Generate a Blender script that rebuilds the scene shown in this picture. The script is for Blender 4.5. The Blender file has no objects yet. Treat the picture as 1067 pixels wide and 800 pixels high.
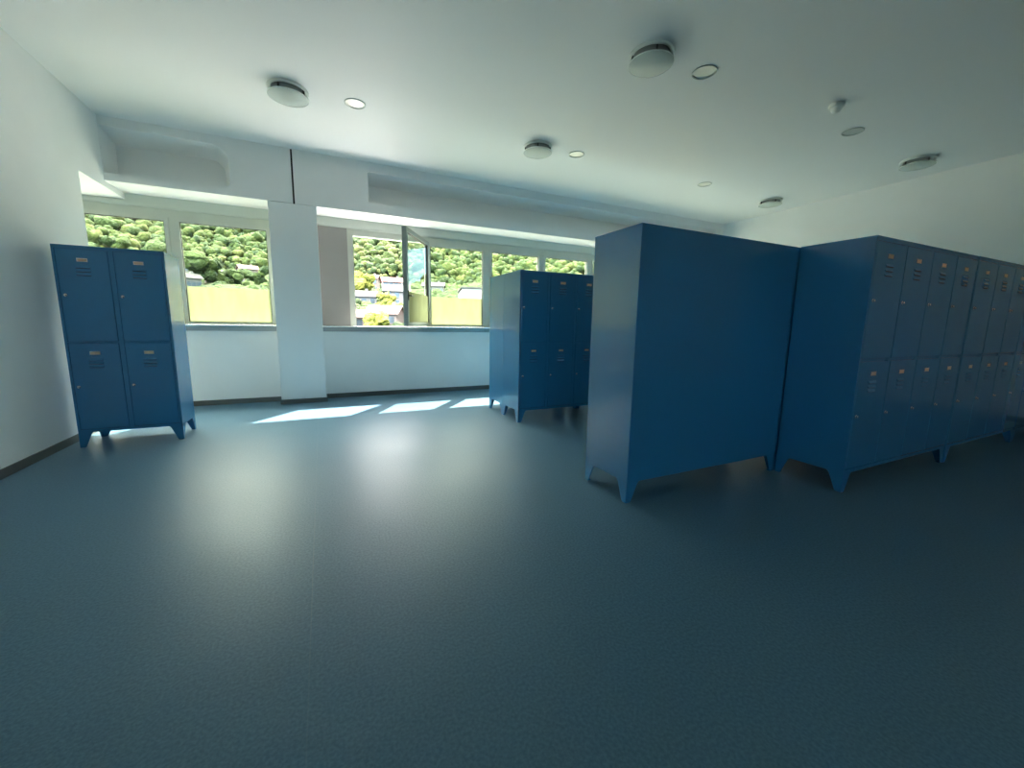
import bpy, bmesh, math, random
import numpy as np
from mathutils import Vector, Matrix

random.seed(7); rng = np.random.default_rng(11)
SC = bpy.context.scene
COL = SC.collection
PI = math.pi

# ------------------------------------------------------------------ materials
def node_mat(name):
    m = bpy.data.materials.new(name); m.use_nodes = True
    nt = m.node_tree
    for n in list(nt.nodes): nt.nodes.remove(n)
    out = nt.nodes.new('ShaderNodeOutputMaterial')
    return m, nt, out

def pbr(name, col, rough=.5, metal=0., spec=.5, coat=0., coat_rough=.1, bump=None, vary=None, rvary=None):
    """bump=(scale, strength, distance); vary=(scale, amount, detail); rvary=(scale, amount)"""
    m, nt, out = node_mat(name)
    b = nt.nodes.new('ShaderNodeBsdfPrincipled')
    b.inputs['Base Color'].default_value = (*col, 1)
    b.inputs['Roughness'].default_value = rough
    b.inputs['Metallic'].default_value = metal
    b.inputs['Specular IOR Level'].default_value = spec
    b.inputs['Coat Weight'].default_value = coat
    b.inputs['Coat Roughness'].default_value = coat_rough
    nt.links.new(b.outputs[0], out.inputs[0])
    tc = nt.nodes.new('ShaderNodeTexCoord')
    if vary:
        n = nt.nodes.new('ShaderNodeTexNoise'); n.inputs['Scale'].default_value = vary[0]
        n.inputs['Detail'].default_value = vary[2]
        nt.links.new(tc.outputs['Object'], n.inputs['Vector'])
        r = nt.nodes.new('ShaderNodeValToRGB')
        r.color_ramp.elements[0].position = .3; r.color_ramp.elements[1].position = .7
        r.color_ramp.elements[0].color = (*[c * (1 - vary[1]) for c in col], 1)
        r.color_ramp.elements[1].color = (*[min(1, c * (1 + vary[1])) for c in col], 1)
        nt.links.new(n.outputs['Fac'], r.inputs[0]); nt.links.new(r.outputs[0], b.inputs['Base Color'])
    if rvary:
        n = nt.nodes.new('ShaderNodeTexNoise'); n.inputs['Scale'].default_value = rvary[0]; n.inputs['Detail'].default_value = 3
        nt.links.new(tc.outputs['Object'], n.inputs['Vector'])
        mr = nt.nodes.new('ShaderNodeMapRange')
        mr.inputs['To Min'].default_value = rough - rvary[1]; mr.inputs['To Max'].default_value = rough + rvary[1]
        nt.links.new(n.outputs['Fac'], mr.inputs['Value']); nt.links.new(mr.outputs[0], b.inputs['Roughness'])
    if bump:
        n = nt.nodes.new('ShaderNodeTexNoise'); n.inputs['Scale'].default_value = bump[0]; n.inputs['Detail'].default_value = 3
        nt.links.new(tc.outputs['Object'], n.inputs['Vector'])
        bp = nt.nodes.new('ShaderNodeBump'); bp.inputs['Strength'].default_value = bump[1]; bp.inputs['Distance'].default_value = bump[2]
        nt.links.new(n.outputs['Fac'], bp.inputs['Height']); nt.links.new(bp.outputs[0], b.inputs['Normal'])
    return m

def glass_mat(name, tint, refl=1.0):
    m, nt, out = node_mat(name)
    t = nt.nodes.new('ShaderNodeBsdfTransparent'); t.inputs[0].default_value = (*tint, 1)
    g = nt.nodes.new('ShaderNodeBsdfGlossy'); g.inputs['Roughness'].default_value = 0.0
    f = nt.nodes.new('ShaderNodeFresnel'); 
    ge = nt.nodes.new('ShaderNodeNewGeometry'); io = nt.nodes.new('ShaderNodeMath'); io.operation = 'MULTIPLY_ADD'
    io.inputs[1].default_value = 1/1.5 - 1.5; io.inputs[2].default_value = 1.5       # same reflectance from inside the pane
    nt.links.new(ge.outputs['Backfacing'], io.inputs[0]); nt.links.new(io.outputs[0], f.inputs['IOR'])
    mx = nt.nodes.new('ShaderNodeMixShader')
    nt.links.new(f.outputs[0], mx.inputs[0]); nt.links.new(t.outputs[0], mx.inputs[1]); nt.links.new(g.outputs[0], mx.inputs[2])
    nt.links.new(mx.outputs[0], out.inputs[0])
    return m

def cover_mat(name):
    m, nt, out = node_mat(name)
    t = nt.nodes.new('ShaderNodeBsdfTransparent'); t.inputs[0].default_value = (.92, .95, .93, 1)
    b = nt.nodes.new('ShaderNodeBsdfPrincipled'); b.inputs['Base Color'].default_value = (.80, .84, .81, 1); b.inputs['Roughness'].default_value = .4
    mx = nt.nodes.new('ShaderNodeMixShader'); mx.inputs[0].default_value = .52
    nt.links.new(t.outputs[0], mx.inputs[1]); nt.links.new(b.outputs[0], mx.inputs[2]); nt.links.new(mx.outputs[0], out.inputs[0])
    return m

def film_mat(name):
    m, nt, out = node_mat(name)
    tc = nt.nodes.new('ShaderNodeTexCoord')
    mp = nt.nodes.new('ShaderNodeMapping'); mp.inputs['Scale'].default_value = (5, 5, 1.2)
    n = nt.nodes.new('ShaderNodeTexNoise'); n.inputs['Scale'].default_value = 2.2; n.inputs['Detail'].default_value = 4
    r = nt.nodes.new('ShaderNodeValToRGB')
    r.color_ramp.elements[0].position = .3; r.color_ramp.elements[1].position = .75
    r.color_ramp.elements[0].color = (.146, .156, .082, 1); r.color_ramp.elements[1].color = (.182, .192, .108, 1)
    nt.links.new(tc.outputs['Object'], mp.inputs[0]); nt.links.new(mp.outputs[0], n.inputs['Vector']); nt.links.new(n.outputs['Fac'], r.inputs[0])
    t = nt.nodes.new('ShaderNodeBsdfTranslucent'); d = nt.nodes.new('ShaderNodeBsdfDiffuse')
    nt.links.new(r.outputs[0], t.inputs[0]); nt.links.new(r.outputs[0], d.inputs[0])
    mx = nt.nodes.new('ShaderNodeMixShader'); mx.inputs[0].default_value = .45
    nt.links.new(t.outputs[0], mx.inputs[1]); nt.links.new(d.outputs[0], mx.inputs[2])
    nt.links.new(mx.outputs[0], out.inputs[0])
    return m

def foliage_mat(name, stops, per_island=True):
    m, nt, out = node_mat(name)
    b = nt.nodes.new('ShaderNodeBsdfPrincipled'); b.inputs['Roughness'].default_value = .85
    b.inputs['Specular IOR Level'].default_value = .15
    g = nt.nodes.new('ShaderNodeNewGeometry'); tc = nt.nodes.new('ShaderNodeTexCoord')
    n = nt.nodes.new('ShaderNodeTexNoise'); n.inputs['Scale'].default_value = .9; n.inputs['Detail'].default_value = 5
    nt.links.new(tc.outputs['Object'], n.inputs['Vector'])
    ad = nt.nodes.new('ShaderNodeMath'); ad.operation = 'MULTIPLY_ADD'; ad.inputs[1].default_value = .75
    nt.links.new(g.outputs['Random Per Island'], ad.inputs[0])
    m2 = nt.nodes.new('ShaderNodeMath'); m2.operation = 'MULTIPLY_ADD'; m2.inputs[1].default_value = 1.0; m2.inputs[2].default_value = -.36
    nt.links.new(n.outputs['Fac'], m2.inputs[0]); nt.links.new(m2.outputs[0], ad.inputs[2])
    r = nt.nodes.new('ShaderNodeValToRGB')
    els = r.color_ramp.elements
    els[0].position, els[0].color = stops[0][0], (*stops[0][1], 1)
    els[1].position, els[1].color = stops[-1][0], (*stops[-1][1], 1)
    for p, c in stops[1:-1]:
        e = els.new(p); e.color = (*c, 1)
    nt.links.new(ad.outputs[0], r.inputs[0]); nt.links.new(r.outputs[0], b.inputs['Base Color'])
    n2 = nt.nodes.new('ShaderNodeTexNoise'); n2.inputs['Scale'].default_value = 1.6; n2.inputs['Detail'].default_value = 6
    nt.links.new(tc.outputs['Object'], n2.inputs['Vector'])
    bp = nt.nodes.new('ShaderNodeBump'); bp.inputs['Strength'].default_value = 1; bp.inputs['Distance'].default_value = 1.2
    nt.links.new(n2.outputs['Fac'], bp.inputs['Height']); nt.links.new(bp.outputs[0], b.inputs['Normal'])
    nt.links.new(b.outputs[0], out.inputs[0])
    return m

def floor_mat():
    m, nt, out = node_mat('floor_vinyl')
    b = nt.nodes.new('ShaderNodeBsdfPrincipled')
    tc = nt.nodes.new('ShaderNodeTexCoord')
    n1 = nt.nodes.new('ShaderNodeTexNoise'); n1.inputs['Scale'].default_value = 90; n1.inputs['Detail'].default_value = 4
    n2 = nt.nodes.new('ShaderNodeTexNoise'); n2.inputs['Scale'].default_value = 1.3; n2.inputs['Detail'].default_value = 3
    for n in (n1, n2): nt.links.new(tc.outputs['Object'], n.inputs['Vector'])
    r1 = nt.nodes.new('ShaderNodeValToRGB'); r1.color_ramp.elements[0].position = .32; r1.color_ramp.elements[1].position = .68
    r1.color_ramp.elements[0].color = (*FLOOR_A, 1); r1.color_ramp.elements[1].color = (*FLOOR_B, 1)
    nt.links.new(n1.outputs['Fac'], r1.inputs[0])
    # welded seam between two sheets
    sx = nt.nodes.new('ShaderNodeSeparateXYZ'); nt.links.new(tc.outputs['Object'], sx.inputs[0])
    a = nt.nodes.new('ShaderNodeMath'); a.operation = 'ADD'; a.inputs[1].default_value = .098; nt.links.new(sx.outputs[0], a.inputs[0])
    ab = nt.nodes.new('ShaderNodeMath'); ab.operation = 'ABSOLUTE'; nt.links.new(a.outputs[0], ab.inputs[0])
    lt = nt.nodes.new('ShaderNodeMath'); lt.operation = 'LESS_THAN'; lt.inputs[1].default_value = .0022; nt.links.new(ab.outputs[0], lt.inputs[0])
    mx = nt.nodes.new('ShaderNodeMix'); mx.data_type = 'RGBA'
    mx.inputs['B'].default_value = (.20, .27, .31, 1)
    ml = nt.nodes.new('ShaderNodeMath'); ml.operation = 'MULTIPLY'; 
    n4 = nt.nodes.new('ShaderNodeTexNoise'); n4.inputs['Scale'].default_value = .9; n4.inputs['Detail'].default_value = 1
    nt.links.new(tc.outputs['Object'], n4.inputs['Vector'])
    m4 = nt.nodes.new('ShaderNodeMapRange'); m4.inputs['From Min'].default_value = .35; m4.inputs['From Max'].default_value = .7; m4.inputs['To Min'].default_value = .03; m4.inputs['To Max'].default_value = .45
    nt.links.new(n4.outputs['Fac'], m4.inputs['Value']); nt.links.new(m4.outputs[0], ml.inputs[1]); nt.links.new(lt.outputs[0], ml.inputs[0])
    nt.links.new(ml.outputs[0], mx.inputs['Factor']); nt.links.new(r1.outputs[0], mx.inputs['A'])
    nt.links.new(mx.outputs['Result'], b.inputs['Base Color'])
    mr = nt.nodes.new('ShaderNodeMapRange'); mr.inputs['To Min'].default_value = FLOOR_R - .05; mr.inputs['To Max'].default_value = FLOOR_R + .06
    nt.links.new(n2.outputs['Fac'], mr.inputs['Value']); nt.links.new(mr.outputs[0], b.inputs['Roughness'])
    n3 = nt.nodes.new('ShaderNodeTexNoise'); n3.inputs['Scale'].default_value = 120; n3.inputs['Detail'].default_value = 3
    nt.links.new(tc.outputs['Object'], n3.inputs['Vector'])
    bp = nt.nodes.new('ShaderNodeBump'); bp.inputs['Strength'].default_value = .28; bp.inputs['Distance'].default_value = .0025
    nt.links.new(n3.outputs['Fac'], bp.inputs['Height']); nt.links.new(bp.outputs[0], b.inputs['Normal'])
    b.inputs['Specular IOR Level'].default_value = .30
    nt.links.new(b.outputs[0], out.inputs[0])
    return m

FLOOR_A, FLOOR_B, FLOOR_R = (.074, .160, .232), (.118, .224, .308), .42
M = {}
M['wall'] = pbr('wall_plaster', (.88, .88, .875), .75, spec=.3, bump=(60, .06, .003), vary=(3, .012, 3))
M['ceiling'] = pbr('ceiling_paint', (.90, .90, .89), .55, spec=.35, bump=(40, .04, .003))
M['floor'] = floor_mat()
M['base'] = pbr('baseboard_vinyl', (.10, .105, .10), .5)
M['frame'] = pbr('window_aluminium', (.56, .59, .53), .42, metal=.0, spec=.6, vary=(4, .03, 2))
M['sash'] = pbr('open_sash_aluminium', (.30, .33, .31), .4, spec=.6)
M['panel'] = pbr('grey_metal_panel', (.34, .33, .32), .5, metal=.2, vary=(2, .04, 2))
M['sill'] = pbr('sill_aluminium', (.86, .86, .84), .26, metal=.85)
M['apron'] = pbr('sill_apron_grey', (.34, .36, .36), .4, metal=.3)
M['blind'] = pbr('blind_box_paint', (.62, .66, .61), .5)
M['gasket'] = pbr('black_rubber', (.015, .016, .016), .6)
M['black'] = pbr('joint_void', (.01, .01, .01), .9)
M['glass'] = glass_mat('window_glass', (.93, .972, .905))
M['film'] = film_mat('privacy_film')
M['blue'] = pbr('blue_enamel', (.029, .205, .425), .27, spec=.5, coat=.65, coat_rough=.11, bump=(7, .03, .004))
M['slot'] = pbr('louver_shade', (.004, .012, .025), .8)
M['chrome'] = pbr('chrome', (.75, .76, .75), .22, metal=1.)
M['card'] = pbr('beige_card', (.62, .52, .36), .7)
M['white'] = pbr('white_plastic', (.78, .80, .77), .35, spec=.5)
M['lampgrey'] = pbr('lamp_drum_grey', (.30, .31, .31), .4, metal=.5)
M['opal'] = cover_mat('satin_cover_glass')
M['reflector'] = pbr('satin_reflector', (.55, .57, .55), .42, metal=.8)
M['dl_rim'] = pbr('downlight_rim', (.50, .53, .51), .4, metal=.3)
M['lens'] = pbr('downlight_lens', (.85, .83, .76), .3)
M['handle'] = pbr('dark_handle', (.03, .03, .03), .4)
M['leaf'] = foliage_mat('hill_leaves', [(.0, (.011, .022, .009)), (.35, (.023, .040, .011)), (.65, (.040, .056, .014)), (1., (.070, .076, .022))])
M['leafy'] = foliage_mat('yellow_leaves', [(.1, (.05, .07, .01)), (.9, (.15, .15, .03))])
M['leafd'] = foliage_mat('dark_leaves', [(.1, (.012, .024, .008)), (.9, (.045, .065, .018))])
M['soil'] = pbr('hillside_ground', (.022, .028, .012), .95, spec=.1, vary=(.08, .4, 4))
M['bark'] = pbr('bark', (.08, .06, .045), .9)
M['hwhite'] = pbr('house_white_render', (.085, .084, .08), .85)
M['hware'] = pbr('warehouse_cladding', (.16, .165, .17), .8)
M['hpink'] = pbr('house_pink_render', (.085, .066, .058), .85)
M['hgrey'] = pbr('house_grey_render', (.06,.062,.064), .85)
M['roofred'] = pbr('red_roof_tile', (.12, .042, .032), .8, vary=(2, .15, 3))
M['roofgrey'] = pbr('grey_roof', (.032,.031,.031), .8, vary=(2, .1, 3))
M['roofpink'] = pbr('pale_pink_roof', (.10, .062, .055), .8, vary=(2, .1, 3))
M['hwin'] = pbr('house_window', (.03, .04, .05), .15)

# ------------------------------------------------------------------ mesh building
class MB:
    def __init__(self): self.v = []; self.f = []; self.m = []; self.s = []
    def add(self, vs, fs, mi=0, smooth=False):
        o = len(self.v); self.v += [tuple(v) for v in vs]
        for f in fs: self.f.append([i + o for i in f]); self.m.append(mi); self.s.append(smooth)
        return self
    def box(self, x0, x1, y0, y1, z0, z1, mi=0, bevel=0, seg=2):
        vs = [(x0,y0,z0),(x1,y0,z0),(x1,y1,z0),(x0,y1,z0),(x0,y0,z1),(x1,y0,z1),(x1,y1,z1),(x0,y1,z1)]
        fs = [(0,3,2,1),(4,5,6,7),(0,1,5,4),(1,2,6,5),(2,3,7,6),(3,0,4,7)]
        if bevel:
            bm = bmesh.new(); bv = [bm.verts.new(v) for v in vs]
            for f in fs: bm.faces.new([bv[i] for i in f])
            bmesh.ops.bevel(bm, geom=bm.edges[:], offset=bevel, segments=seg, affect='EDGES', profile=.5)
            bm.verts.index_update()
            vs = [tuple(v.co) for v in bm.verts]; fs = [[q.index for q in f.verts] for f in bm.faces]; bm.free()
        return self.add(vs, fs, mi)
    def prism(self, pts, axis, a, b, mi=0):
        """pts: outline in the two other axes (ordered), extruded along axis from a to b"""
        def P(p, t):
            return (t, p[0], p[1]) if axis == 0 else (p[0], t, p[1]) if axis == 1 else (p[0], p[1], t)
        n = len(pts); vs = [P(p, a) for p in pts] + [P(p, b) for p in pts]
        fs = [list(range(n))[::-1], [i + n for i in range(n)]] + [(i, (i+1) % n, (i+1) % n + n, i + n) for i in range(n)]
        return self.add(vs, fs, mi)
    def lathe(self, prof, c=(0,0,0), n=48, mi=0, axis=2, smooth=True, closed=False):
        """prof: list of (r, h) ; revolve about axis"""
        vs = []; fs = []
        for r, h in prof:
            for k in range(n):
                a = 2 * PI * k / n; x, y = r * math.cos(a), r * math.sin(a)
                p = (x, y, h) if axis == 2 else (x, h, y)
                vs.append((p[0]+c[0], p[1]+c[1], p[2]+c[2]))
        m = len(prof)
        for j in range(m - 1 + (1 if closed else 0)):
            j2 = (j + 1) % m
            for k in range(n):
                k2 = (k + 1) % n
                fs.append((j*n+k, j*n+k2, j2*n+k2, j2*n+k))
        if not closed:
            fs.append(list(range(n))[::-1]); fs.append([(m-1)*n + k for k in range(n)])
        return self.add(vs, fs, mi, smooth)
    def build(self, name, mats, parent=None, smooth_angle=None, bevel=None):
        me = bpy.data.meshes.new(name); me.from_pydata(self.v, [], self.f)
        if not isinstance(mats, (list, tuple)): mats = [mats]
        for mt in mats: me.materials.append(mt)
        me.polygons.foreach_set('material_index', self.m)
        me.polygons.foreach_set('use_smooth', self.s)
        bm = bmesh.new(); bm.from_mesh(me); bmesh.ops.recalc_face_normals(bm, faces=bm.faces)
        if bevel:
            bmesh.ops.remove_doubles(bm, verts=bm.verts, dist=1e-6)
            es = [e for e in bm.edges if len(e.link_faces) == 2 and e.calc_face_angle(0) > .4]
            bmesh.ops.bevel(bm, geom=es, offset=bevel, segments=2, affect='EDGES', profile=.5)
        bm.to_mesh(me); bm.free()
        if any(self.s): me.set_sharp_from_angle(angle=math.radians(35))
        o = bpy.data.objects.new(name, me); COL.objects.link(o)
        if parent: o.parent = parent
        return o

def empty(name, loc=(0,0,0), rz=0, parent=None):
    o = bpy.data.objects.new(name, None); COL.objects.link(o); o.empty_display_size = .1
    o.location = loc; o.rotation_euler = (0, 0, rz)
    if parent: o.parent = parent
    return o
def tag(o, label=None, cat=None, group=None, kind=None):
    if label: o['label'] = label
    if cat: o['category'] = cat
    if group: o['group'] = group
    if kind: o['kind'] = kind
    return o
def struct(o, label, cat): return tag(o, label, cat, kind='structure')
def dup(o, loc=None, rz=None, label=None):
    r = o.copy(); COL.objects.link(r)
    if loc is not None: r.location = loc
    if rz is not None: r.rotation_euler = (0, 0, rz)
    if label: r['label'] = label
    for ch in o.children:
        c = ch.copy(); COL.objects.link(c); c.parent = r
        for g in ch.children:
            d = g.copy(); COL.objects.link(d); d.parent = c
    return r

# ------------------------------------------------------------------ room
XL, XR, YB, ZC = -2.19, 8.24, -4.6, 3.45
YH, YW, YG = 6.45, 6.73, 7.0          # bulkhead face, wall below the sill, window frame face
YO = 7.14                             # outside face
XN = -4.25                            # neighbouring bay beyond the left wall
YE = 5.88                             # where the left wall ends

LAMPS = [(-.19, 4.885), (2.63, 4.885), (2.63, 2.90), (7.38, 2.90), (7.41, 4.90)]
DOWNS = [(.43, 4.87), (3.21, 4.86), (3.23, 2.87), (5.69, 2.87), (5.68, 4.87)]
DR = .105

fl = MB().box(XN - .2, XR + .2, YB - .2, YO, -.2, 0).build('floor', M['floor'])
struct(fl, 'grey-blue speckled vinyl floor with soft sheen', 'floor')

def plane_with_holes(outline, holes, to3):
    """triangulated planar face with holes; returns verts, faces"""
    bm = bmesh.new()
    def loop(pts):
        vs = [bm.verts.new((p[0], p[1], 0)) for p in pts]
        for i in range(len(vs)): bm.edges.new((vs[i], vs[(i+1) % len(vs)]))
    loop(outline)
    for h in holes: loop(h)
    bmesh.ops.triangle_fill(bm, use_beauty=True, use_dissolve=False, edges=bm.edges[:], normal=(0, 0, 1))
    bm.verts.index_update()
    vs = [to3(v.co.x, v.co.y) for v in bm.verts]; fs = [[q.index for q in f.verts] for f in bm.faces]
    bm.free(); return vs, fs

ce = MB()
circ = lambda x, y, r: [(x + r*math.cos(2*PI*k/32), y + r*math.sin(2*PI*k/32)) for k in range(32)]
x0, x1, y0, y1 = XN - .2, XR + .2, YB - .2, YO
vs, fs = plane_with_holes([(x0,y0),(x1,y0),(x1,y1),(x0,y1)], [circ(x, y, DR - .012) for x, y in DOWNS], lambda a, b: (a, b, ZC))
ce.add(vs, fs)
ce.add([(x0,y0,ZC),(x1,y0,ZC),(x1,y1,ZC),(x0,y1,ZC),(x0,y0,ZC+.3),(x1,y0,ZC+.3),(x1,y1,ZC+.3),(x0,y1,ZC+.3)],
       [(4,5,6,7),(0,1,5,4),(1,2,6,5),(2,3,7,6),(3,0,4,7)])
struct(ce.build('ceiling', M['ceiling']), 'smooth white ceiling with round lights', 'ceiling')

# walls
w = MB().box(XL - .14, XL, YB, YE, 0, ZC)
struct(w.build('wall_left', M['wall']), 'white wall on the left ending short of the window', 'wall')
struct(MB().box(XR, XR + .2, YB - .2, YO, 0, ZC).build('wall_right', M['wall']), 'white wall on the right behind the lockers', 'wall')
BX0, BX1, BZ0, BZ1 = -1.7, -.2, 1.2, 2.2
struct(MB().box(XN - .2, BX0, YB - .2, YB, 0, ZC).box(BX1, XR, YB - .2, YB, 0, ZC).box(BX0, BX1, YB - .2, YB, 0, BZ0).box(BX0, BX1, YB - .2, YB, BZ1, ZC).build('wall_back', M['wall']), 'white wall behind the viewer', 'wall')
w = MB().box(XN - .2, XN, YB, YO, 0, ZC)
struct(w.build('wall_left_bay', M['wall']), 'white wall of the bay beyond the left wall', 'wall')
w = MB().box(XN, XL - .14, 2.4, 2.6, 0, ZC)
struct(w.build('wall_bay_back', M['wall']), 'white cross wall closing the bay beyond the left wall', 'wall')
PX0, PX1 = -.575, .01
w = MB().box(XN, PX0, YW, YO, 0, 1.03).box(PX1, XR, YW, YO, 0, 1.03)
struct(w.build('wall_front', M['wall']), 'white wall below the window sill', 'wall')
pil = MB().box(PX0, PX1, YH + .003, YO, 0, 2.752, bevel=.004).build('pillar', M['wall'])
struct(pil, 'square white pillar between the two windows', 'pillar')

# baseboards
struct(MB().box(XL, XL + .012, YB, YE, 0, .07).box(XL - .152, XL + .012, YE, YE + .012, 0, .07).build('baseboard_left', M['base']), 'dark grey baseboard along the left wall', 'baseboard')
struct(MB().box(XN, PX0, YW - .012, YW, 0, .07).box(PX1, XR, YW - .012, YW, 0, .07).build('baseboard_front', M['base']), 'dark grey baseboard under the windows', 'baseboard')
struct(MB().box(PX0 - .012, PX1 + .012, YH - .009, YH + .003, 0, .065).box(PX0 - .012, PX0, YH + .003, YW - .012, 0, .065).box(PX1, PX1 + .012, YH + .003, YW - .012, 0, .065).build('baseboard_pillar', M['base']), 'dark grey baseboard round the pillar foot', 'baseboard')
struct(MB().box(XR - .012, XR, YB, YW - .012, 0, .07).build('baseboard_right', M['base']), 'dark grey baseboard along the right wall', 'baseboard')

# bulkhead above the windows, two lengths with moulded niches
ZB = 2.755
def rounded(x0, x1, z0, z1, rl, rr, n=8):
    out = []
    for cx, cz, r, a0 in ((x1, z1, rr, 0), (x0, z1, rl, 90), (x0, z0, rl * .5, 180), (x1, z0, rr * .5, 270)):
        ccx = cx - r if a0 in (0, 270) else cx + r
        ccz = cz - r if a0 in (0, 90) else cz + r
        if a0 in (180, 270): pass
        for k in range(n + 1):
            a = math.radians(a0 + 90 * k / n); rr_ = max(r, 1e-4)
            out.append((ccx + rr_*math.cos(a), ccz + rr_*math.sin(a)))
    return out
def bulkhead(name, xa, xb, nx0, nx1, nz0, nz1, rl, rr, il, ir, slant=0.):
    depth, it, ib = .38, .075, .02
    rings = []
    for t, e in ((0, 0), (.03, .03), (.10, .055), (.30, .16), (.55, .36), (.75, .60), (.9, .82), (.97, .93), (1, 1)):
        # t: depth share, e: inset share
        k = (t * depth)
        ring = rounded(nx0 + il*e, nx1 - ir*e, nz0 + ib*e, nz1 - it*e, max(rl - .3*rl*e, 0), max(rr - .2*rr*e, 0))
        rings.append([(x, YH + k, z) for x, z in ring])
    mb = MB()
    vs, fs = plane_with_holes([(xa, ZB), (xb, ZB), (xb, ZC), (xa, ZC)], [[(p[0], p[2]) for p in rings[0]]], lambda a, b: (a, YH, b))
    mb.add(vs, fs)
    n = len(rings[0]); allv = [p for r in rings for p in r]; ff = []
    for j in range(len(rings) - 1):
        for i in range(n): ff.append((j*n+i, j*n+(i+1) % n, (j+1)*n+(i+1) % n, (j+1)*n+i))
    mb.add(allv, ff, 0, True)
    mb.add(rings[-1], [list(range(n))], 0, True)
    # underside, ends, back, top
    mb.add([(xa,YH,ZB),(xb,YH,ZB),(xb,YO,ZB),(xa,YO,ZB),(xa,YH,ZC),(xb,YH,ZC),(xb,YO,ZC),(xa,YO,ZC)],
           [(0,1,2,3),(1,5,6,2),(0,3,7,4),(3,2,6,7),(4,7,6,5)])
    o = mb.build(name, M['wall'])
    return o
JX = -.262
struct(bulkhead('bulkhead', XL, JX - .011, XL + .004, -.968, 2.84, 3.345, 0.001, .19, .01, .10), 'short white bulkhead with rounded niche left of the black joint', 'bulkhead')
struct(bulkhead('bulkhead', JX + .011, XR, .70, 8.0, 2.90, 3.315, .03, .03, .05, .05), 'long white bulkhead with a wide shallow niche right of the joint', 'bulkhead')
struct(MB().box(XN, XL, YE, YO, 2.68, ZC).build('bulkhead', M['wall']), 'white bulkhead of the bay beyond the left wall', 'bulkhead')
struct(MB().box(JX - .011, JX + .011, YH + .02, YO, ZB, ZC).build('trim_1', M['black']), 'black vertical joint in the bulkhead above the pillar', 'joint')

# blind boxes over the windows, sills
struct(MB().box(XN, XL, YG - .03, YO, 2.615, 2.68).box(XL, PX0, YG - .03, YO, 2.615, ZB).box(XN, PX0, YG - .042, YG - .03, 2.625, 2.665).build('trim_2', M['blind']), 'pale blind box above the window left of the pillar', 'blind box')
struct(MB().box(PX1, XR, YG - .03, YO, 2.615, ZB).box(PX1, XR, YG - .042, YG - .03, 2.625, 2.70).build('trim_3', M['blind']), 'pale blind box above the long window right of the pillar', 'blind box')
def sill(name, a, b, label):
    mb = MB().box(a, b, YW - .035, YO + .05, 1.096, 1.112, bevel=.004)
    mb.box(a, b, YW - .028, YO, 1.03, 1.096, 1)
    struct(mb.build(name, [M['sill'], M['apron']]), label, 'window sill')
sill('window_sill', XN, PX0 - .001, 'grey metal sill under the window left of the pillar')
sill('window_sill', PX1 + .001, XR, 'grey metal sill under the long window right of the pillar')

# ------------------------------------------------------------------ windows
GZ0, GZ1 = 1.145, 2.47
FILM = 1.63
SW = .045
def ring(mb, a, b, z0, z1, w, y0, y1, mi=0, wb=None):
    wb = wb or w
    mb.box(a - w, a, y0, y1, z0 - wb, z1 + w, mi); mb.box(b, b + w, y0, y1, z0 - wb, z1 + w, mi)
    mb.box(a, b, y0, y1, z1, z1 + w, mi); mb.box(a, b, y0, y1, z0 - wb, z0, mi)
def closed_sash(root, a, b, film=True):
    mb = MB(); ring(mb, a, b, GZ0, GZ1, SW, YG - .012, YG + .055, 0, .03)
    ring(mb, a, b, GZ0, GZ1, -.008, YG + .004, YG + .03, 1)
    s = mb.build('sash', [M['frame'], M['gasket']], root)
    MB().box(a - .01, b + .01, YG + .02, YG + .044, GZ0 - .01, GZ1 + .01).build('glass_pane', M['glass'], s)
    if film:
        f = MB().add([(a + .012, YG + .0185, GZ0 + .006), (b - .012, YG + .0185, GZ0 + .006), (b - .012, YG + .0185, FILM), (a + .012, YG + .0185, FILM)], [(0,1,2,3)]).build('privacy_film', M['film'], s)
        f['label'] = 'yellowish privacy film on the lower pane'
    return s
def fixed_frame(root, xa, xb, openings):
    mb = MB()
    y0, y1 = YG, YG + .09
    mb.box(xa, xb, y0, y1, GZ1 + SW + .003, 2.615)
    xs = [xa] + [v for a, b in openings for v in (a - SW - .003, b + SW + .003)] + [xb]
    for i in range(0, len(xs), 2):
        if xs[i+1] - xs[i] > .004: mb.box(xs[i], xs[i+1], y0, y1, 1.112, GZ1 + SW + .003)
    return mb.build('window_frame', M['frame'], root)

w1 = struct(empty('window_1', (0, 0, 0)), 'grey framed window left of the pillar behind the locker', 'window')
P1 = [(-3.97, -2.96), (-2.82, -1.83), (-1.67, -.665)]
fixed_frame(w1, XN, PX0, P1)
for a, b in P1: closed_sash(w1, a, b)

w2 = struct(empty('window_2', (0, 0, 0)), 'long grey framed window with an open sash right of the pillar', 'window')
OP = (.555, 1.60)
P2 = [(1.73, 2.69), (2.87, 3.84), (3.99, 4.97), (5.13, 6.11), (6.27, 7.25), (7.41, 8.13)]
fixed_frame(w2, .42, XR, [OP] + P2)
for a, b in P2: closed_sash(w2, a, b)
mb = MB().box(PX1, .42, YG - .02, YG + .09, 1.112, 2.615)
o = mb.build('infill_panel', M['panel'], w2); o['label'] = 'plain grey metal panel beside the pillar'
mb = MB().box(.42, .428, YG - .016, YG, 1.112, 2.615)
mb.build('panel_trim', M['frame'], w2)
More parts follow.
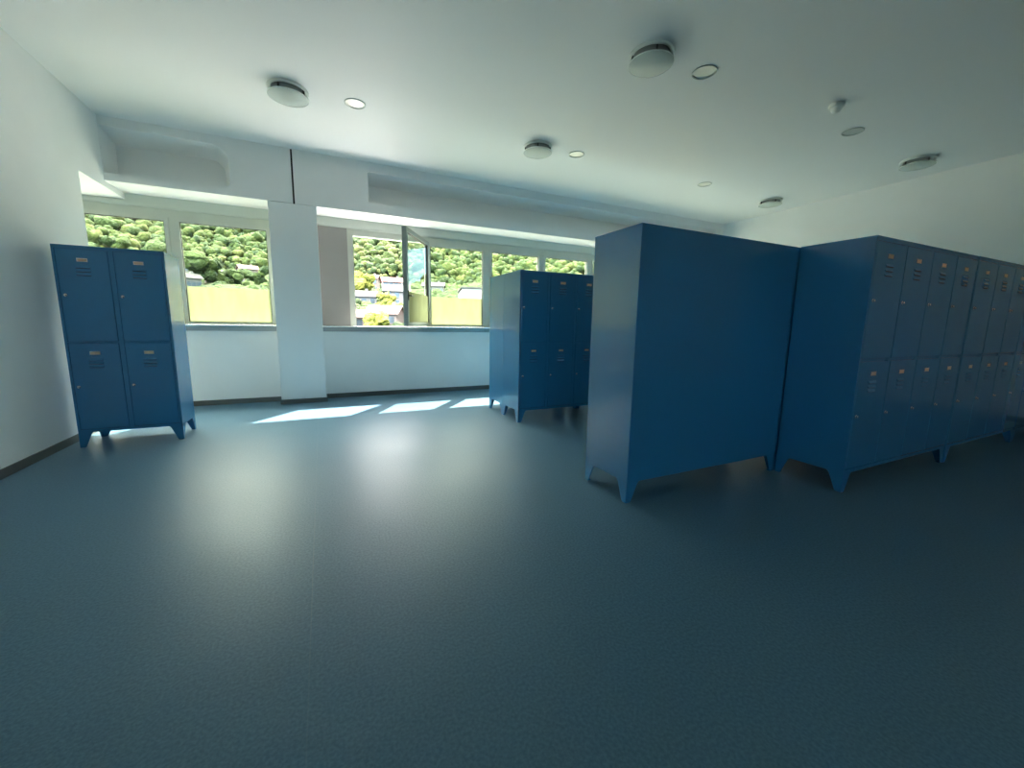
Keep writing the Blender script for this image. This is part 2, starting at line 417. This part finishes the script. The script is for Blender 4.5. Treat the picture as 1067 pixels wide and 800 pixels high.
# the open sash, swung into the room about its right edge
SWD, SZ0, SZ1 = 1.135, 1.122, 2.525
hx, hy, ang = 1.648, YG - .014, math.radians(60)
sa = empty('open_sash_pivot')
mb = MB(); st = .062
mb.box(-SWD, -SWD + st, -.066, 0, SZ0, SZ1, bevel=.004); mb.box(-st, 0, -.066, 0, SZ0, SZ1, bevel=.004)
mb.box(-SWD + st - .005, -st + .005, -.066, 0, SZ1 - st, SZ1, bevel=.004); mb.box(-SWD + st - .005, -st + .005, -.066, 0, SZ0, SZ0 + st, bevel=.004)
mb2 = mb
ring(mb2, -SWD + st, -st, SZ0 + st, SZ1 - st, -.008, -.050, -.016, 1)
sash = mb2.build('sash', [M['sash'], M['gasket']], w2)
sash.location = (hx, hy, 0); sash.rotation_euler = (0, 0, ang)
sash['label'] = 'open sash swung into the room'
bpy.data.objects.remove(sa)
g = MB().box(-SWD + st - .01, -st + .01, -.046, -.022, SZ0 + st - .01, SZ1 - st + .01).build('glass_pane', M['glass'], sash)
f = MB().add([(-SWD + st + .012, -.0475, SZ0 + st + .006), (-st - .012, -.0475, SZ0 + st + .006), (-st - .012, -.0475, FILM), (-SWD + st + .012, -.0475, FILM)], [(0,1,2,3)])
f = f.build('privacy_film', M['film'], sash); f['label'] = 'yellowish privacy film on the lower pane'
h = MB().box(-SWD + .018, -SWD + .046, -.078, -.066, 1.50, 1.64, bevel=.003)
h.box(-SWD + .024, -SWD + .040, -.105, -.076, 1.56, 1.576, bevel=.003).box(-SWD + .022, -SWD + .145, -.118, -.102, 1.557, 1.579, bevel=.005)
h.build('handle', M['handle'], sash)

# window added out of view behind the viewer to fill light from there
w3 = struct(empty('fill_window', (0, 0, 0)), 'unseen window added in the wall behind the viewer for fill light', 'window')
mb = MB(); n3 = 2; pw = (BX1 - BX0)/n3
for k in range(n3): ring(mb, BX0 + k*pw + .06, BX0 + (k+1)*pw - .06, BZ0 + .06, BZ1 - .06, .06, YB - .14, YB - .07)
mb.build('window_frame', M['frame'], w3)
for k in range(n3): MB().box(BX0 + k*pw + .055, BX0 + (k+1)*pw - .055, YB - .115, YB - .095, BZ0 + .055, BZ1 - .055).build('glass_pane', M['glass'], w3)

# ------------------------------------------------------------------ lockers
LH, LB = 1.80, .14
def louver(mb, xc, zt, y, wd=.052, hgt=.017, out=.009):
    # pressed hood: sloping front, dark face below painted as its shaded opening
    vs = [(xc-wd, y, zt), (xc+wd, y, zt), (xc-wd*.92, y-out, zt-hgt), (xc+wd*.92, y-out, zt-hgt), (xc-wd*.92, y-.0006, zt-hgt), (xc+wd*.92, y-.0006, zt-hgt)]
    mb.add(vs, [(0,1,3,2), (0,2,4), (1,5,3)], 0)
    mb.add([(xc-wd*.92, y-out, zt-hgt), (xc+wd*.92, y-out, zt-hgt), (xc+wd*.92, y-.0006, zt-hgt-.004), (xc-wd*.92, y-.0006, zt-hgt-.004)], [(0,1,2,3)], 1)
def make_locker(cols, W, D, label, loc, rz, group):
    """front face at local y = 0 looking to -y, local x from -W/2 to W/2; origin on the floor under the front middle"""
    root = tag(empty('locker', loc, rz), label, 'locker', group)
    hw = W / 2
    b = MB()
    b.box(-hw, hw, .020, D, LB, LH - .012, bevel=.004)
    b.box(-hw, hw, -.004, D, LH - .014, LH, bevel=.004)              # cap
    edge, post, rail = .018, .034, .028
    b.box(-hw, -hw + edge, 0, .03, LB, LH - .012); b.box(hw - edge, hw, 0, .03, LB, LH - .012)
    b.box(-hw, hw, 0, .03, LB, LB + .026)
    b.box(-hw, hw, 0, .03, LH - .030, LH - .012)
    pitch = (W - 2*edge + post) / cols
    for c in range(1, cols):
        xc = -hw + edge + c*pitch - post
        b.box(xc, xc + post, .0015, .03, LB, LH - .012)
    b.box(-hw + edge, hw - edge, .004, .03, .958, .970)
    b.build('body', M['blue'], root)
    for c in range(cols):
        xa = -hw + edge + c*pitch + .004; xb = xa + pitch - post - .008
        for z0, z1 in ((.974, LH - .034), (LB + .030, .954)):
            xm = (xa + xb) / 2
            d = MB().box(xa, xb, -.001, .016, z0, z1, bevel=.0025)
            zp = z1 - .088
            for k in range(3): louver(d, xm, zp - .052 - .031*k, -.001)
            door = d.build('door', [M['blue'], M['slot']], root)
            lb = MB(); pw, ph = .036, .0145
            ring(lb, xm - pw + .005, xm + pw - .005, zp - ph + .004, zp + ph - .004, .005, -.0045, -.0008, 0, .004)
            lb.box(xm - pw + .003, xm + pw - .003, -.0028, -.0008, zp - ph + .003, zp + ph - .003, 1)
            lb.build('label_holder', [M['chrome'], M['card']], door)
            zl = z1 - .392
            kn = MB().lathe([(.0125, 0), (.0125, -.004), (.0085, -.006), (.0085, -.013), (.006, -.015)], (xa + .030, -.0008, zl), 20, 0, axis=1)
            kn.box(xa + .0292, xa + .0308, -.0165, -.0148, zl - .004, zl + .004, 0)
            kn.build('lock', M['chrome'], door)
    # pressed sheet feet
    for sx in (-1, 1):
        for fy in (0, 1):
            yy = 0 if fy == 0 else D; sy = 1 if fy == 0 else -1
            t = .0035; top, bot, ov = .105, .042, .02
            lg = MB()
            X = lambda u: sx*(hw - u)
            Y = lambda u: yy + sy*u
            # plate along x (front or back) and plate along y (side)
            pts = [(X(0), LB + .002), (X(top), LB + .002), (X(top*.86), LB - .016), (X(bot + .004), .012), (X(bot - .004), 0), (X(0), 0)]
            lg.prism(pts, 1, min(Y(0), Y(t)), max(Y(0), Y(t)))
            pts = [(Y(0), LB + .002), (Y(top), LB + .002), (Y(top*.86), LB - .016), (Y(bot + .004), .012), (Y(bot - .004), 0), (Y(0), 0)]
            lg.prism(pts, 0, min(X(0), X(t)), max(X(0), X(t)))
            xs = sorted((X(t*.5), X(bot*.8))); ys = sorted((Y(t*.5), Y(bot*.8)))
            lg.box(xs[0], xs[1], ys[0], ys[1], 0, .004)
            lg.build('leg', M['blue'], root)
    return root
def place(x0, x1, y, rz): return ((x0 + x1) / 2, y, 0), rz
G = 'blue two-tier metal lockers'
loc, rz = place(-2.06, -1.30, 4.872, 0)
make_locker(2, .76, .43, 'narrow blue metal locker, two columns wide, standing by the left wall', loc, rz, G)
loc, rz = place(2.092, 3.247, 4.235, 0)
b1 = make_locker(3, 1.155, .465, 'blue three-column locker, doors to the viewer, in the middle of the room', loc, rz, G)
dup(b1, ((2.092 + 3.247)/2, 5.168, 0), PI, 'blue three-column locker facing the windows, back to back behind another')
dup(b1, ((3.257 + 4.412)/2, 4.235, 0), 0, 'unseen blue three-column locker added to the middle row, hidden behind the big blank-backed locker')  # four unseen lockers from here, added to darken the floor behind the blank back
dup(b1, ((3.257 + 4.412)/2, 5.168, 0), PI, 'unseen added window side locker of the middle row, second from its open end')
dup(b1, ((4.422 + 5.577)/2, 4.235, 0), 0, 'unseen added last locker of the middle row on the side of the dark lockers')
dup(b1, ((4.422 + 5.577)/2, 5.168, 0), PI, 'unseen added last locker of the middle row on the window side')
loc, rz = place(1.785, 3.352, 2.425, PI)
c1 = make_locker(4, 1.567, .465, 'large blue locker showing its blank back and glossy side', loc, rz, G)
dup(c1, (3.358 + .7835, 2.427, 0), PI, 'unseen blue locker added right behind the first dark locker, closing the bright gap beside the blank back')  # unseen locker added to stop light coming through the corner gap
loc, rz = place(3.362, 5.008, 1.472, 0)
d1 = make_locker(4, 1.646, .475, 'dark blue four-column locker butting against the blank back, first of its row', loc, rz, G)
dup(d1, (5.014 + .823, 1.468, 0), 0, 'second dark blue locker in the row along the right side')
loc, rz = place(6.668, 8.222, 1.472, 0)
make_locker(4, 1.554, .475, 'last dark blue locker of the row, cut by the photo edge at the right wall', loc, rz, G)

# ------------------------------------------------------------------ ceiling fittings
def make_lamp(x, y, label):
    r = tag(empty('ceiling_light', (x, y, ZC)), label, 'ceiling light', 'round surface ceiling lights')
    R0 = .180
    MB().lathe([(R0, 0), (R0 + .004, -.004), (R0 + .004, -.020), (R0 - .004, -.026), (R0 - .014, -.026), (R0 - .018, -.012)], n=64).build('base_ring', M['white'], r)
    dm = MB().lathe([(R0 - .030, -.006), (R0 - .030, -.050), (R0 - .036, -.056)], n=48)
    dm.lathe([(R0 - .038, -.0555), (R0 - .038, -.058), (R0 - .044, -.060)], n=48, mi=1)
    dm.build('lamp_drum', [M['lampgrey'], M['white']], r)
    for k in range(4):
        a = PI/4 + k*PI/2 + .3
        c = MB().box(-.008, .008, -.006, .006, -.072, -.010, bevel=.002)
        q = c.build('clip', M['handle'], r)
        q.location = (math.cos(a)*(R0 - .022), math.sin(a)*(R0 - .022), 0); q.rotation_euler = (0, 0, a)
    MB().lathe([(R0 - .020, -.0735), (R0 - .001, -.0735), (R0 + .002, -.0755), (R0 + .002, -.0805), (R0 - .001, -.0825)], n=64).build('glass_cover', M['opal'], r)
    MB().lathe([(R0 + .0025, -.0725), (R0 + .0055, -.0745), (R0 + .0055, -.0815), (R0 + .0025, -.0835)], n=64, closed=True).build('cover_rim', M['white'], r)
    return r
LL = ['round ceiling light above the pillar, close to the bulkhead', 'round ceiling light above the distant three-column locker',
      'largest round ceiling light, high over the big locker', 'round ceiling light above the row of dark lockers, close to the right wall',
      'smallest round ceiling light in the far right corner of the room']
l0 = make_lamp(*LAMPS[0], LL[0])
for (x, y), lab in zip(LAMPS[1:], LL[1:]): dup(l0, (x, y, ZC), None, lab)

def make_down(x, y, label):
    r = tag(empty('recessed_downlight', (x, y, ZC)), label, 'downlight', 'recessed ceiling downlights')
    MB().lathe([(DR - .016, .002), (DR - .014, -.006), (DR - .006, -.009), (DR, -.006), (DR + .001, 0), (DR - .004, .002)], n=48, closed=True).build('rim', M['dl_rim'], r)
    MB().lathe([(DR - .0135, 0), (DR - .02, .02), (DR - .034, .045), (DR - .055, .065), (.02, .075)], n=40).build('reflector', M['reflector'], r)
    MB().lathe([(.034, .072), (.034, .052), (.028, .044), (.014, .040)], n=32).build('lens', M['lens'], r)
    return r
DL = ['recessed downlight beside the ceiling light above the pillar', 'recessed downlight beside the ceiling light above the distant locker',
      'recessed downlight beside the largest ceiling light', 'recessed downlight below the small white motion sensor', 'faint recessed downlight over the back of the big locker']
d0 = make_down(*DOWNS[0], DL[0])
for (x, y), lab in zip(DOWNS[1:], DL[1:]): dup(d0, (x, y, ZC), None, lab)
s = tag(empty('motion_sensor', (4.875, 2.635, ZC)), 'small white domed motion sensor on the ceiling', 'sensor')
MB().lathe([(.066, 0), (.068, -.005), (.068, -.026), (.060, -.034), (.042, -.037)], n=40).build('sensor_base', M['white'], s)
MB().lathe([(.044, -.034), (.044, -.044), (.040, -.062), (.030, -.076), (.015, -.083)], n=32).build('sensor_dome', M['white'], s)

# ------------------------------------------------------------------ outdoors
def relief(az, D):
    """ground height at azimuth (radians from the window normal) and distance"""
    town = -4 + 22*min(max((D - 55) / 150, 0), 1)
    k = 1.0 if az < math.radians(33) else max(.08, 1 - (math.degrees(az) - 33) / 15)
    hill = max(D - 195, 0) * .52 * k
    return town + min(hill, 200*k)
def terrain():
    azs = np.radians(np.linspace(-75, 75, 90)); Ds = np.concatenate([np.linspace(9, 190, 30), np.linspace(200, 620, 40)])
    vs = []; fs = []
    for D in Ds:
        for a in azs:
            z = relief(a, D) + (math.sin(a*31 + D*.05)*1.5 + math.sin(a*13 - D*.021)*2.5) * min(1, D/250)
            vs.append((D*math.sin(a), D*math.cos(a), z if D > 48 else min(z, -4)))
    n = len(azs)
    for j in range(len(Ds) - 1):
        for i in range(n - 1): fs.append((j*n+i, j*n+i+1, (j+1)*n+i+1, (j+1)*n+i))
    o = MB().add(vs, fs, 0, True).build('hillside', M['soil'])
    struct(o, 'green hillside rising beyond the town outside the windows', 'hill')
terrain()

MB().box(-22, 34, YO + .06, 34, -1.6, -1.0).build('bounce_slab', pbr('bounce_slab_pale', (.135, .131, .116), .85, vary=(1.5, .08, 3)))  # unseen slab added to throw daylight up onto the ceiling
struct(bpy.data.objects['bounce_slab'], 'unseen pale slab added outside below the windows to bounce light up', 'bounce_slab')
def ico(sub):
    bm = bmesh.new(); bmesh.ops.create_icosphere(bm, subdivisions=sub, radius=1)
    bm.verts.index_update()
    v = np.array([q.co[:] for q in bm.verts]); f = np.array([[q.index for q in p.verts] for p in bm.faces]); bm.free()
    return v, f
ICO2, ICO3 = ico(2), ico(3)
def crown_variants(n, base):
    out = []
    for k in range(n):
        v = base[0].copy(); disp = np.zeros(len(v))
        for _ in range(9):
            d = rng.normal(size=3); d /= np.linalg.norm(d); d[2] = abs(d[2])*.8
            disp += .48*np.exp(-((1 - v @ d) / .10)) * rng.uniform(.4, 1.2)
        disp += rng.normal(size=len(v))*.15
        v = v*(1 + disp)[:, None]*np.array([1, 1, rng.uniform(.85, 1.25)])
        out.append(v)
    return out
VAR = crown_variants(14, ICO2)
def mass_mesh(name, pts, mat):
    V = []; F = []; off = 0
    for x, y, z, r in pts:
        v = VAR[rng.integers(len(VAR))]; a = rng.uniform(0, 2*PI)
        R = np.array([[math.cos(a), -math.sin(a), 0], [math.sin(a), math.cos(a), 0], [0, 0, 1]])
        V.append((v @ R.T)*r + np.array([x, y, z])); F.append(ICO2[1] + off); off += len(v)
    V = np.concatenate(V); F = np.concatenate(F)
    me = bpy.data.meshes.new(name); me.vertices.add(len(V)); me.vertices.foreach_set('co', V.astype(np.float32).ravel())
    me.loops.add(F.size); me.loops.foreach_set('vertex_index', F.astype(np.int32).ravel())
    me.polygons.add(len(F)); me.polygons.foreach_set('loop_start', np.arange(0, F.size, 3, dtype=np.int32))
    me.polygons.foreach_set('use_smooth', np.ones(len(F), bool)); me.materials.append(mat); me.update(calc_edges=True); me.validate()
    o = bpy.data.objects.new(name, me); COL.objects.link(o); return o
pts = []
D = 203.
while D < 520:
    near = D < 352
    step = 2.4 if near else 6.2
    a = math.radians(-29 if near else -42)
    while a < math.radians(40 if near else 58):
        aa = a + rng.normal()*.9/D; dd = D + rng.normal()*1.2
        r = rng.uniform(.85, 2.0) if near else rng.uniform(2.4, 4.4)
        if rng.random() < .04: r *= 1.35
        pts.append((dd*math.sin(aa), dd*math.cos(aa), relief(aa, dd) + r*rng.uniform(.5, 1.9), r))
        a += step / D
    D += step*.95
fo = mass_mesh('forest_canopy', pts, M['leaf'])
tag(fo, 'dense sunlit forest covering the hill outside the windows', 'forest', kind='stuff')
KEEP = []
def house(azd, D, W, Dp, H, wall, roof, label, rot=0, flat=False, rows=2, cols=4, dz=0):
    a = math.radians(azd)
    base = relief(a, D) - .6 + dz
    r = tag(empty('house', (D*math.sin(a), D*math.cos(a), base), -a + rot), label, 'house', 'houses of the town outside')
    hw, hd = W/2, Dp/2; KEEP.append((D*math.sin(a), D*math.cos(a), math.hypot(hw, hd) + .6))
    MB().box(-hw, hw, -hd, hd, 0, H).build('wall', M[wall], r)
    if flat:
        MB().box(-hw - .3, hw + .3, -hd - .3, hd + .3, H, H + .35).build('roof', M[roof], r)
    else:
        rh = Dp*.26; e = .5
        mb = MB().prism([(-hd - e, H - .12), (0, H + rh), (hd + e, H - .12), (hd + e, H + .1), (0, H + rh + .25), (-hd - e, H + .1)], 0, -hw - e, hw + e)
        mb.prism([(-hd, H), (hd, H), (0, H + rh)], 0, -hw, hw)
        ro = mb.build('roof', M[roof], r)
        MB().box(hw*.4, hw*.4 + .7, .5, 1.2, H + rh*.4, H + rh + .9).build('chimney', M[wall], ro)
    for q in range(rows):
        zc = H*(q + .55)/rows
        for c in range(cols):
            xc = -hw + W*(c + .5)/cols
            wf = MB(); wf.box(xc - .55, xc + .55, -hd - .05, -hd + .02, zc - .65, zc + .65, 0)
            wf.box(xc - .65, xc + .65, -hd - .12, -hd, zc - .78, zc - .66, 1)
            wf.build('window', [M['hwin'], M[wall]], r)
    return r
house(8.9, 168, 8, 7, 4.6, 'hwhite', 'roofred', 'far house with bright red roof seen through the open sash', .1)
house(6.1, 176, 6, 6, 5.2, 'hpink', 'roofpink', 'pale pink house left of the red roofed house', -.2)
house(9.4, 120, 6.5, 7, 6.2, 'hwhite', 'roofgrey', 'tall white house beside the sash edge, below the red roof', .0, rows=3, cols=3, dz=-1.5)
house(4.6, 125, 9, 6, 2.6, 'hwhite', 'roofgrey', 'long low white house with grey roof beside the window jamb', .05, rows=1)
house(7.9, 88, 6, 6, 2.6, 'hpink', 'roofpink', 'pink roofed house at the foot of the open window', -.3, rows=1, cols=3)
house(3.2, 84, 5, 5, 2.4, 'hpink', 'roofpink', 'small pink roofed house in the lower corner of the open window', .25, rows=1, cols=2)
house(-13.6, 188, 6, 6, 5.2, 'hwhite', 'roofgrey', 'white house beside the narrow locker seen through the left window', .1)
house(-9.0, 178, 6, 6, 3.4, 'hgrey', 'roofgrey', 'grey house in the middle of the left window', -.1, rows=2)
house(-7.6, 197, 6, 6, 4.0, 'hpink', 'roofpink', 'pinkish house at the forest edge in the left window', .2, rows=1)
house(-13.2, 150, 5, 5, 3.4, 'hwhite', 'roofgrey', 'lower white house just above the film in the left window', .3, rows=1)
house(14.3, 165, 8, 6, 3.8, 'hwhite', 'roofgrey', 'white house left of the large warehouse', -.1, rows=1)
house(23.2, 108, 20, 16, 7.0, 'hware', 'roofgrey', 'large white flat roofed warehouse right of the open sash', .15, flat=True, rows=1, cols=3, dz=-.6)

def tree(azd, D, H, R, mat, label, n=16):
    a = math.radians(azd); z0 = relief(a, D) - .3
    r = tag(empty('tree', (D*math.sin(a), D*math.cos(a), z0)), label, 'tree', 'single trees among the houses')
    MB().lathe([(.35, 0), (.26, H*.35), (.15, H*.7), (.05, H*.9)], n=10).build('trunk', M['bark'], r)
    V = []; F = []; off = 0
    for k in range(n):
        v = VAR[rng.integers(len(VAR))]; rr = R*rng.uniform(.28, .46)
        c = np.array([rng.normal()*R*.45, rng.normal()*R*.45, H*.62 + rng.uniform(-.30, .32)*H])
        V.append(v*rr + c); F.append(ICO2[1] + off); off += len(v)
    o = MB().add(np.concatenate(V).tolist(), np.concatenate(F).tolist(), 0, True).build('crown', mat, r)
    return r
tree(5.3, 140, 7.5, 3.6, M['leafy'], 'round yellow-green tree near the jamb of the open window')
tree(8.2, 104, 5.5, 2.4, M['leafy'], 'yellow-green tree in front of the tall white house')
tree(6.4, 78, 3.4, 2.2, M['leafy'], 'bright yellow bush-like tree low in the open window')
tree(-11.6, 156, 9.5, 4.2, M['leafd'], 'big dark green tree between the houses in the left window', 22)
tree(-6.6, 165, 7, 3.4, M['leafd'], 'green tree next to the pillar in the left window', 10)
tree(-9.2, 158, 6, 3.0, M['leafd'], 'green tree in front of the pinkish house', 9)

# low bushes and gardens between the houses: uncountable greenery
def clear(x, y, r): return all(math.hypot(x - q[0], y - q[1]) > q[2] + r for q in KEEP)
pts = []
for _ in range(1500):
    a = math.radians(rng.uniform(11, 38)); dd = rng.uniform(125, 205); r = rng.uniform(.7, 1.9)
    if clear(dd*math.sin(a), dd*math.cos(a), r): pts.append((dd*math.sin(a), dd*math.cos(a), relief(a, dd) + r*.5, r))
for _ in range(2600):
    a = math.radians(rng.uniform(-24, 40)); dd = 72 + 131*rng.random()**.7; r = rng.uniform(.5, 1.6)
    if clear(dd*math.sin(a), dd*math.cos(a), r): pts.append((dd*math.sin(a), dd*math.cos(a), relief(a, dd) + r*.4, r))
tag(mass_mesh('garden_shrubbery', pts, M['leafd']), 'low garden greenery scattered between the houses outside', 'shrubbery', kind='stuff')

# ------------------------------------------------------------------ light
SUN_E, SKY_S, EXPO = 14.5, 9.5, 1.24
sd = Vector((-.80, -1.0, -1.45)).normalized()
sl = bpy.data.lights.new('sun', 'SUN'); sl.energy = SUN_E; sl.angle = math.radians(.55); sl.color = (1, .95, .86)
so = bpy.data.objects.new('sun', sl); COL.objects.link(so)
so.rotation_euler = sd.to_track_quat('-Z', 'Y').to_euler(); so.location = (20, 30, 40)

wd = bpy.data.worlds.new('sky'); SC.world = wd; wd.use_nodes = True
nt = wd.node_tree
for n in list(nt.nodes): nt.nodes.remove(n)
out = nt.nodes.new('ShaderNodeOutputWorld'); bg = nt.nodes.new('ShaderNodeBackground')
tc = nt.nodes.new('ShaderNodeTexCoord'); sx = nt.nodes.new('ShaderNodeSeparateXYZ')
nt.links.new(tc.outputs['Generated'], sx.inputs[0])
r = nt.nodes.new('ShaderNodeValToRGB'); e = r.color_ramp.elements
e[0].position = 0.0; e[0].color = (.10, .12, .10, 1)
e[1].position = 1.0; e[1].color = (.90, .89, .875, 1)
x = e.new(.03); x.color = (.24, .36, .46, 1)
x = e.new(.24); x.color = (.20, .36, .52, 1)
x = e.new(.40); x.color = (.95, .925, .865, 1)
nt.links.new(sx.outputs[2], r.inputs[0])
cn = nt.nodes.new('ShaderNodeTexNoise'); cn.inputs['Scale'].default_value = 2.6; cn.inputs['Detail'].default_value = 6
mp = nt.nodes.new('ShaderNodeMapping'); mp.inputs['Scale'].default_value = (1, 1, 3)
nt.links.new(tc.outputs['Generated'], mp.inputs[0]); nt.links.new(mp.outputs[0], cn.inputs['Vector'])
cr = nt.nodes.new('ShaderNodeValToRGB'); cr.color_ramp.elements[0].position = .5; cr.color_ramp.elements[1].position = .68
nt.links.new(cn.outputs['Fac'], cr.inputs[0])
mx = nt.nodes.new('ShaderNodeMix'); mx.data_type = 'RGBA'; mx.inputs['B'].default_value = (1.0, 1.03, 1.0, 1)
hz = nt.nodes.new('ShaderNodeMapRange'); hz.inputs['From Min'].default_value = .2; hz.inputs['From Max'].default_value = .42
nt.links.new(sx.outputs[2], hz.inputs['Value'])
mm = nt.nodes.new('ShaderNodeMath'); mm.operation = 'MULTIPLY'
nt.links.new(cr.outputs[0], mm.inputs[0]); nt.links.new(hz.outputs[0], mm.inputs[1])
nt.links.new(mm.outputs[0], mx.inputs['Factor']); nt.links.new(r.outputs[0], mx.inputs['A'])
gl = nt.nodes.new('ShaderNodeMapRange'); gl.inputs['From Min'].default_value = -.7; gl.inputs['From Max'].default_value = .7
gl.inputs['To Min'].default_value = 2.3*SKY_S; gl.inputs['To Max'].default_value = .38*SKY_S      # sky brightened on one side to send more light onto the right wall
nt.links.new(sx.outputs[0], gl.inputs['Value']); nt.links.new(gl.outputs[0], bg.inputs[1])
nt.links.new(mx.outputs['Result'], bg.inputs[0])
nt.links.new(bg.outputs[0], out.inputs[0])

# ------------------------------------------------------------------ camera
cam = bpy.data.cameras.new('camera'); co = bpy.data.objects.new('camera', cam); COL.objects.link(co)
F_PX, yaw, pitch, roll, CH = 415.9, math.radians(25.33), math.radians(8.517), math.radians(.85), 1.179
cam.sensor_fit = 'HORIZONTAL'; cam.sensor_width = 36; cam.lens = F_PX / 1067 * 36; cam.clip_start = .05; cam.clip_end = 3000
fw = Vector((math.sin(yaw)*math.cos(pitch), math.cos(yaw)*math.cos(pitch), -math.sin(pitch)))
rt = Vector((math.cos(yaw), -math.sin(yaw), 0)); up = rt.cross(fw)
r2 = rt*math.cos(roll) + up*math.sin(roll); u2 = up*math.cos(roll) - rt*math.sin(roll)
mw = Matrix(((r2.x, u2.x, -fw.x, 0), (r2.y, u2.y, -fw.y, 0), (r2.z, u2.z, -fw.z, CH), (0, 0, 0, 1)))
co.matrix_world = mw
SC.camera = co

# ------------------------------------------------------------------ view
SC.view_settings.view_transform = 'Standard'; SC.view_settings.look = 'None'
SC.view_settings.exposure = EXPO; SC.view_settings.gamma = 1; SC.view_settings.use_curve_mapping = False
cy = SC.cycles
cy.use_denoising = True; cy.denoiser = 'OPENIMAGEDENOISE'
cy.max_bounces = 14; cy.diffuse_bounces = 8; cy.glossy_bounces = 6; cy.transmission_bounces = 8; cy.transparent_max_bounces = 24
cy.sample_clamp_indirect = 12; cy.blur_glossy = .5
